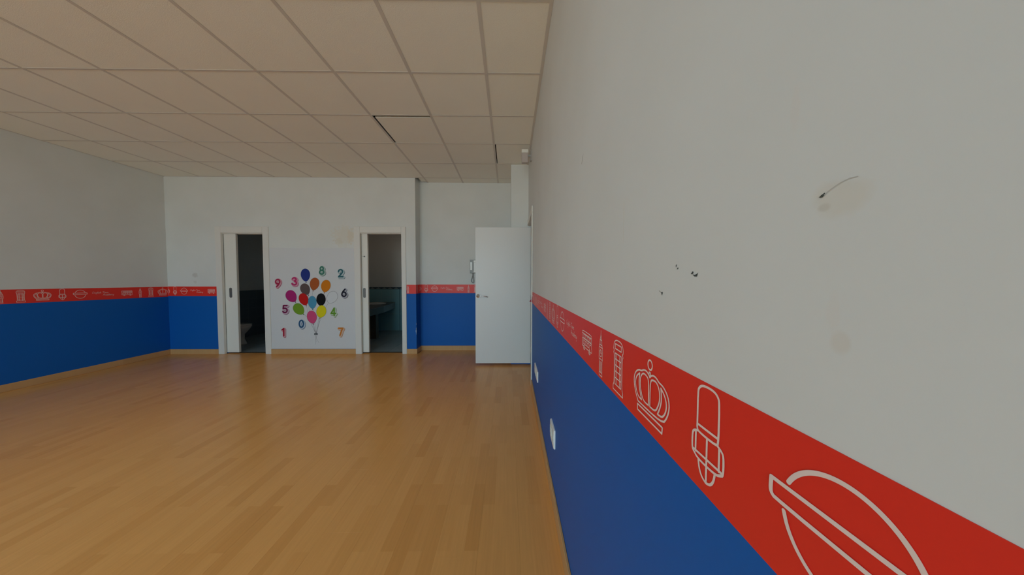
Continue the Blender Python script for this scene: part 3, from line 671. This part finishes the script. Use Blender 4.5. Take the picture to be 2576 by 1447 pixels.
# ------------------------------------------------------------------ white panel, balloons and number stickers between the toilet doors
PXL, PXR = -3.9045, -2.5255
b_ = MB(); b_.box(PXL, PXR, YB-0.004, YB-0.0003, BH+0.003, 1.748)
tag(obj('wall_panel', b_, M_PANEL, bevel=0.0008), 'plain white panel on the wall between the two toilet doorways', 'wall panel')
YP = YB-0.004
S_ = 0.001262            # metres per unit of the sticker drawing
def px(a): return -4.014 + a*0.001246 - 0.0
def W(a, b_): return (-4.0135 + a*0.001241 + (b_/1447)*(-0.050)*(1-a/1240) - (b_/1447)*0.030*(a/1240), 1.7711 - b_*0.0012665 + a/1240*0.004)
def panel_place(u, v, off): x, z = W(u, v); return Vector((x, YP-off, z))
def paper(name, col, rough=0.6): return plain(name, col, 0.6, spec=0.15)
def sticker_fill(pts, off, name, mat, parent):
    b_ = MB(); b_.face([panel_place(u, v, off) for u, v in pts])
    for (p, q) in zip(pts, pts[1:]+pts[:1]): b_.face([panel_place(*p, off), panel_place(*q, off), panel_place(*q, off-0.0004), panel_place(*p, off-0.0004)])
    return flatmesh(b_, name, mat, parent, Vector((0, -1, 0)))
DIG = {
 '0': [ellipse(0, 0, 27, 45, 24)], '1': [[(-15, -32), (6, -47), (6, 47)]],
 '2': [[(-28, -18), (-24, -36), (-8, -46), (12, -44), (26, -28), (24, -12), (6, 12), (-26, 46), (30, 46)]],
 '3': [[(-26, -30), (-14, -44), (6, -46), (24, -34), (22, -14), (2, -4), (24, 8), (30, 24), (20, 42), (-2, 47), (-20, 42), (-29, 28)]],
 '4': [[(12, 47), (12, -46), (-28, 22), (30, 22)]], '5': [[(26, -45), (-20, -45), (-24, -6), (0, -12), (22, -2), (29, 18), (20, 38), (0, 47), (-18, 43), (-28, 30)]],
 '6': [ellipse(0, 18, 27, 28, 20), [(14, -46), (-8, -24), (-24, 6)]], '7': [[(-28, -45), (28, -45), (12, -12), (-8, 47)]],
 '8': [ellipse(0, -24, 20, 22, 18), ellipse(0, 22, 27, 25, 20)], '9': [ellipse(0, -18, 27, 28, 20), [(24, -6), (8, 24), (-14, 46)]]}
# number, centre in the drawing, digit colour, halo colour, word, tint
NUMS = [('9', 202, 472, (0.36, 0.02, 0.07), (0.62, 0.30, 0.36), 'nine', 'crimson'), ('3', 418, 450, (0.50, 0.03, 0.14), (0.66, 0.30, 0.40), 'three', 'raspberry pink'),
 ('8', 776, 310, (0.05, 0.19, 0.14), (0.42, 0.52, 0.48), 'eight', 'sea green'), ('2', 1023, 345, (0.035, 0.13, 0.16), (0.46, 0.56, 0.58), 'two', 'teal'),
 ('6', 1066, 600, (0.016, 0.016, 0.03), (0.42, 0.42, 0.48), 'six', 'near-black'), ('5', 297, 810, (0.16, 0.01, 0.06), (0.56, 0.40, 0.50), 'five', 'plum'),
 ('4', 926, 846, (0.13, 0.30, 0.03), (0.50, 0.58, 0.46), 'four', 'leaf green'), ('0', 510, 1003, (0.025, 0.09, 0.20), (0.45, 0.54, 0.62), 'zero', 'steel blue'),
 ('1', 274, 1113, (0.36, 0.01, 0.03), (0.66, 0.36, 0.40), 'one', 'red'), ('7', 1022, 1108, (0.62, 0.20, 0.03), (0.66, 0.46, 0.34), 'seven', 'orange')]
for ch, cx, cy_, col, halo, word, tint in NUMS:
    x, z = W(cx, cy_)
    root = tag(empty('number_sticker', (x, YP, z)), 'cut-out %s number %s sticker with pale outline on white panel' % (tint, word), 'number sticker', None)
    shade = tuple(0.65*c+0.07 for c in col)
    for nm, wd, off, dx, dy, c in (('drop_shadow', 38, 0.0006, 12, 11, shade), ('halo', 38, 0.0012, 7, 6, halo), ('digit', 19.5, 0.0018, 0, 0, col)):
        b_ = MB()
        for l_ in DIG[ch]: ribbon(b_, soften([(cx+dx+u, cy_+dy+v) for u, v in l_], 2 if ch in '23560' else 0), wd, panel_place, off, 14)
        o = flatmesh(b_, nm, paper(word+'_'+nm, c), root, Vector((0, -1, 0))); o.location = (-x, -YP, -z)
# balloons: centre, half-width, top radius, knot, colour
x, z = W(700, 800)
BALL = [((558, 548), 62, 72, (600, 630), (0.115, 0.082, 0.078), 'taupe'), ((538, 678), 61, 76, (574, 768), (0.55, 0.012, 0.010), 'red'), ((563, 362), 61, 76, (571, 462), (0.020, 0.040, 0.24), 'navy blue'),
 ((683, 478), 62, 75, (662, 574), (0.42, 0.10, 0.025), 'terracotta'), ((830, 508), 62, 77, (808, 600), (0.64, 0.20, 0.010), 'orange'), ((375, 638), 68, 76, (434, 720), (0.40, 0.018, 0.16), 'magenta'),
 ((653, 720), 56, 79, (658, 816), (0.075, 0.30, 0.47), 'sky blue'), ((767, 688), 61, 82, (765, 780), (0.006, 0.006, 0.007), 'black'), ((472, 806), 66, 76, (540, 880), (0.17, 0.33, 0.025), 'green'),
 ((915, 654), 66, 78, (860, 737), (0.68, 0.70, 0.72), 'white'), ((770, 843), 65, 82, (752, 932), (0.72, 0.62, 0.012), 'yellow'), ((647, 913), 64, 82, (668, 1008), (0.64, 0.075, 0.20), 'pink')]
cl = tag(empty('balloon_sticker', (x, YP, z)), 'wall sticker of twelve coloured balloons tied with a grey bow on white panel', 'balloon sticker')
back = (-x, -YP, -z)
M_LINE = plain('sticker_line', (0.17, 0.17, 0.18), 0.5)
strings = [[(540, 880), (560, 895), (598, 930), (640, 1010), (690, 1120)], [(574, 768), (590, 830), (612, 960), (694, 1120)], [(668, 1008), (680, 1060), (698, 1130)], [(752, 932), (735, 1010), (706, 1130)],
 [(600, 630), (606, 780), (615, 900), (697, 1125)], [(658, 816), (672, 900), (700, 1125)], [(765, 780), (730, 960), (702, 1125)], [(860, 737), (820, 800), (760, 940), (704, 1128)], [(662, 574), (640, 680), (680, 960), (700, 1128)], [(808, 600), (790, 760), (735, 990), (703, 1128)],
 [(700, 1140), (702, 1200), (695, 1272)], [(700, 1140), (706, 1200), (738, 1252)], [(700, 1140), (694, 1190), (702, 1240)]]
for s_ in strings:
    b_ = MB(); ribbon(b_, soften(s_), 2.0, panel_place, 0.0006, 5); o = flatmesh(b_, 'string', M_LINE, cl, Vector((0, -1, 0))); o.location = back
b_ = MB(); ribbon(b_, [(700, 1136), (684, 1128), (684, 1146), (700, 1136), (718, 1128), (718, 1146), (700, 1136)], 9, panel_place, 0.0032, 8); o = flatmesh(b_, 'bow', plain('grey_bow', (0.06, 0.06, 0.07), 0.5), cl, Vector((0, -1, 0))); o.location = back
for k, (c, rx, ryt, kn, col, tint) in enumerate(BALL):
    ax = Vector((c[0]-kn[0], c[1]-kn[1])); D = ax.length; ax.normalize(); pr = Vector((-ax.y, ax.x))
    def outline(g=0.0):
        pts = []
        for i in range(36):
            a = 2*pi*i/36; yy, xx = math.cos(a), math.sin(a)
            if yy >= 0: v_ = yy*(ryt+g); u_ = xx*(rx+g)
            else: v_ = yy*(D-9+g); u_ = xx*(rx+g)*(1-0.20*yy*yy)
            pts.append((c[0]+ax.x*v_+pr.x*u_, c[1]+ax.y*v_+pr.y*u_))
        return pts
    off = 0.0010 + 0.00018*k
    if tint == 'white':
        o = sticker_fill(outline(0), off, 'balloon', plain('sticker_white', (0.66, 0.68, 0.70), 0.45), cl)
        b_ = MB(); ol = outline(0); ribbon(b_, ol+ol[:1], 3.0, panel_place, off+0.0001, 5); q = flatmesh(b_, 'outline', M_LINE, o, Vector((0, -1, 0)))
    else:
        o = sticker_fill(outline(0), off, 'balloon', paper('balloon_'+tint.replace(' ', '_'), col, 0.4), cl)
        dk = plain('balloon_edge', tuple(v*0.45 for v in col), 0.5)
        b_ = MB(); ol = outline(-1); ribbon(b_, ol+ol[:1], 2.6, panel_place, off+0.0001, 5)
        kx, ky = kn; b_.face([panel_place(kx+ax.x*14, ky+ax.y*14, off+0.00012), panel_place(kx-ax.x*6+pr.x*9, ky-ax.y*6+pr.y*9, off+0.00012), panel_place(kx-ax.x*6-pr.x*9, ky-ax.y*6-pr.y*9, off+0.00012)])
        flatmesh(b_, 'outline', dk, o, Vector((0, -1, 0)))
    o.location = back; o['label'] = tint+' balloon'

# ------------------------------------------------------------------ small fittings
# intercom handset on the recess wall
root = tag(empty('intercom', (-0.605, YR, 1.47)), 'grey and white wall intercom handset beside the open door edge', 'intercom')
def at(b_, nm, m, **k): o = obj(nm, b_, m, root, **k); o.location = -Vector(root.location); return o
b_ = MB(); b_.box(-0.665, -0.545, YR-0.030, YR-0.0005, 1.345, 1.575); at(b_, 'base', M_GREY, bevel=0.006, seg=2)
b_ = MB(); b_.box(-0.656, -0.625, YR-0.034, YR-0.030, 1.395, 1.535); at(b_, 'handset_rest', M_PLATE, bevel=0.002)
b_ = MB(); b_.box(-0.592, -0.560, YR-0.044, YR-0.030, 1.39, 1.53); b_.box(-0.596, -0.556, YR-0.052, YR-0.030, 1.53, 1.565); b_.box(-0.596, -0.556, YR-0.052, YR-0.030, 1.355, 1.39); at(b_, 'handset', M_PLATE, bevel=0.004, seg=2)
b_ = MB(); b_.box(-0.648, -0.630, YR-0.036, YR-0.034, 1.505, 1.525); at(b_, 'button', plain('bright_button', (0.9, 0.9, 0.88), 0.2))
b_ = MB(); loop = [(-0.622, 1.345), (-0.618, 1.31), (-0.630, 1.26), (-0.645, 1.22), (-0.630, 1.185), (-0.608, 1.175), (-0.598, 1.19), (-0.602, 1.25), (-0.612, 1.31), (-0.606, 1.345)]
pts = []
for (p, q) in zip(loop[:-1], loop[1:]):
    for i in range(6): pts.append((p[0]+(q[0]-p[0])*i/6, p[1]+(q[1]-p[1])*i/6))
coil = [(x, YR-0.012, z) for x, z in soften(loop, 3)]
b_.tube(coil, [0.0062 if i % 2 else 0.0078 for i in range(len(coil))], 8); at(b_, 'coiled_cord', M_GREY, smooth=True)

# motion sensor high on the right wall
ys = 3.55
root = tag(empty('motion_sensor', (xr(ys), ys, 2.76)), 'small white motion sensor on a bracket high on the right wall', 'motion sensor')
b_ = MB(); b_.box(0.158, 0.238, ys-0.03, ys+0.03, 2.79, 2.832); at(b_, 'housing', M_PLATE, bevel=0.004)
b_ = MB(); b_.box(0.160, 0.236, ys-0.026, ys+0.028, 2.675, 2.790); at(b_, 'lens', M_LENS, bevel=0.004)
b_ = MB(); b_.box(0.238, xr(ys)-0.012, ys-0.008, ys+0.008, 2.75, 2.775); b_.box(xr(ys)-0.012, xr(ys)-0.0012, ys-0.025, ys+0.025, 2.70, 2.83); at(b_, 'bracket', plain('bracket_grey', (0.42, 0.41, 0.39), 0.5), bevel=0.001)

# two socket plates on the blue part of the right wall
def socket(yc, zc, w_, h_, gangs, label):
    root = tag(empty('wall_socket', tuple(PR(-yc, zc, 0)), (0, 0, math.atan2(uR.y, uR.x))), label, 'wall socket')
    # local x runs along the wall towards the camera, local -y points into the room
    b_ = MB()
    o_ = rr(-w_/2, w_/2, -h_/2, h_/2, 0.006, 3); i_ = rr(-w_/2+0.004, w_/2-0.004, -h_/2+0.004, h_/2-0.004, 0.005, 3)
    b_.loft([[(x, -0.0003, z) for x, z in o_], [(x, -0.007, z) for x, z in o_], [(x, -0.010, z) for x, z in i_]]); obj('plate', b_, M_PLATE, root)
    for g_ in range(gangs):
        cx = (g_-(gangs-1)/2)*0.071
        b_ = MB(); r_ = rr(cx-0.024, cx+0.024, -0.024, 0.024, 0.004, 3); r2 = rr(cx-0.021, cx+0.021, -0.021, 0.021, 0.004, 3)
        b_.loft([[(x, -0.0101, z) for x, z in r_], [(x, -0.0125, z) for x, z in r_], [(x, -0.0125, z) for x, z in r2], [(x, -0.0105, z) for x, z in r2]]); ins = obj('insert', b_, plain('socket_insert', (0.62, 0.63, 0.60), 0.35), root)
        for hx in (-0.0095, 0.0095):
            q = MB(); q.loft([[(cx+hx+r*math.cos(2*pi*i/8), -0.0106, r*math.sin(2*pi*i/8)) for i in range(8)] for r in (0.0026, 0.0001)], False); obj('pin_hole', q, M_DARK, ins)  # flat dark discs stand in for the shade inside the pin holes
socket(2.69, 0.372, 0.30, 0.098, 3, 'farther white socket plate low on the blue wall near the door')
socket(1.61, 0.378, 0.145, 0.106, 2, 'nearer white socket plate low on the blue part of right wall')

# holes, scuffs and the stray wire on the right wall
def blob(name, yc, zc, pts, mat, parent=wall_right, off=0.0006):
    b_ = MB(); b_.face([PR(-yc+u, zc+v, off) for u, v in pts])
    o = flatmesh(b_, name, mat, parent, nR); return o
M_SCUFF = plain('grey_scuff', (0.42, 0.42, 0.39), 0.8)
blob('drill_hole', 0.418, 1.2915, [(-0.0022, 0.002), (-0.001, 0.0035), (0.0, 0.0028), (-0.001, -0.001), (-0.002, -0.0005)], M_HOLE)
blob('drill_hole', 0.4175, 1.2885, [(0, -0.0012), (0.0035, 0.0002), (0.0045, 0.0014), (0.002, 0.0016)], M_HOLE)
blob('drill_hole', 0.3785, 1.2815, [(-0.006, -0.0012), (-0.0018, 0.0026), (0.0, 0.0012), (-0.0012, -0.001), (-0.004, -0.0016)], M_HOLE)
blob('drill_hole', 0.3745, 1.280, [(-0.006, -0.0004), (-0.002, -0.003), (0.003, -0.003), (0.0055, 0.0022), (0.003, 0.0006), (-0.001, -0.0008)], M_HOLE)
blob('drill_hole', 0.4605, 1.2505, [(-0.007, 0.0045), (-0.004, 0.0022), (0.001, 0.0002), (0.003, -0.0038), (0.005, -0.001), (0.0055, 0.002), (0.003, 0.0016), (0.0005, 0.0012), (-0.0055, 0.0032)], M_HOLE)
blob('drill_hole', 0.2229, 1.3398, [(-0.0022, -0.0008), (-0.0008, 0.0004), (0.0018, 0.0018), (0.0022, 0.0004), (0.0004, -0.0014), (-0.001, -0.0014)], M_HOLE)
blob('paint_scratch', 0.994, 1.682, [(-0.012, -0.012), (0.004, 0.006), (0.014, 0.014), (0.006, 0.0), (-0.008, -0.014)], M_SCUFF)
b_ = MB(); ribbon(b_, [(-0.2215, 1.3400), (-0.2165, 1.3432), (-0.211, 1.3458), (-0.205, 1.3472), (-0.200, 1.3468)], 0.0005, PR, 0.0006, 6); flatmesh(b_, 'wire_scratch', plain('faint_scuff', (0.50, 0.49, 0.47), 0.8), wall_right, nR)
# chipped paint on the outer corner beside the washroom doorway
M_CHIP = plain('bare_plaster', (0.62, 0.70, 0.80), 0.8)
for k, (zc, h_, w_) in enumerate(((0.385, 0.022, 0.013), (0.355, 0.012, 0.008), (0.42, 0.030, 0.006), (0.50, 0.02, 0.004), (0.33, 0.008, 0.005))):
    b_ = MB(); b_.face([(XC, YB-0.0006, zc+h_), (XC-w_*0.5, YB-0.0006, zc+h_*0.5), (XC-w_, YB-0.0006, zc-h_*0.2), (XC-w_*0.4, YB-0.0006, zc-h_*0.9), (XC, YB-0.0006, zc-h_)])
    flatmesh(b_, 'paint_chip', M_CHIP, wall_back, Vector((0, -1, 0)))
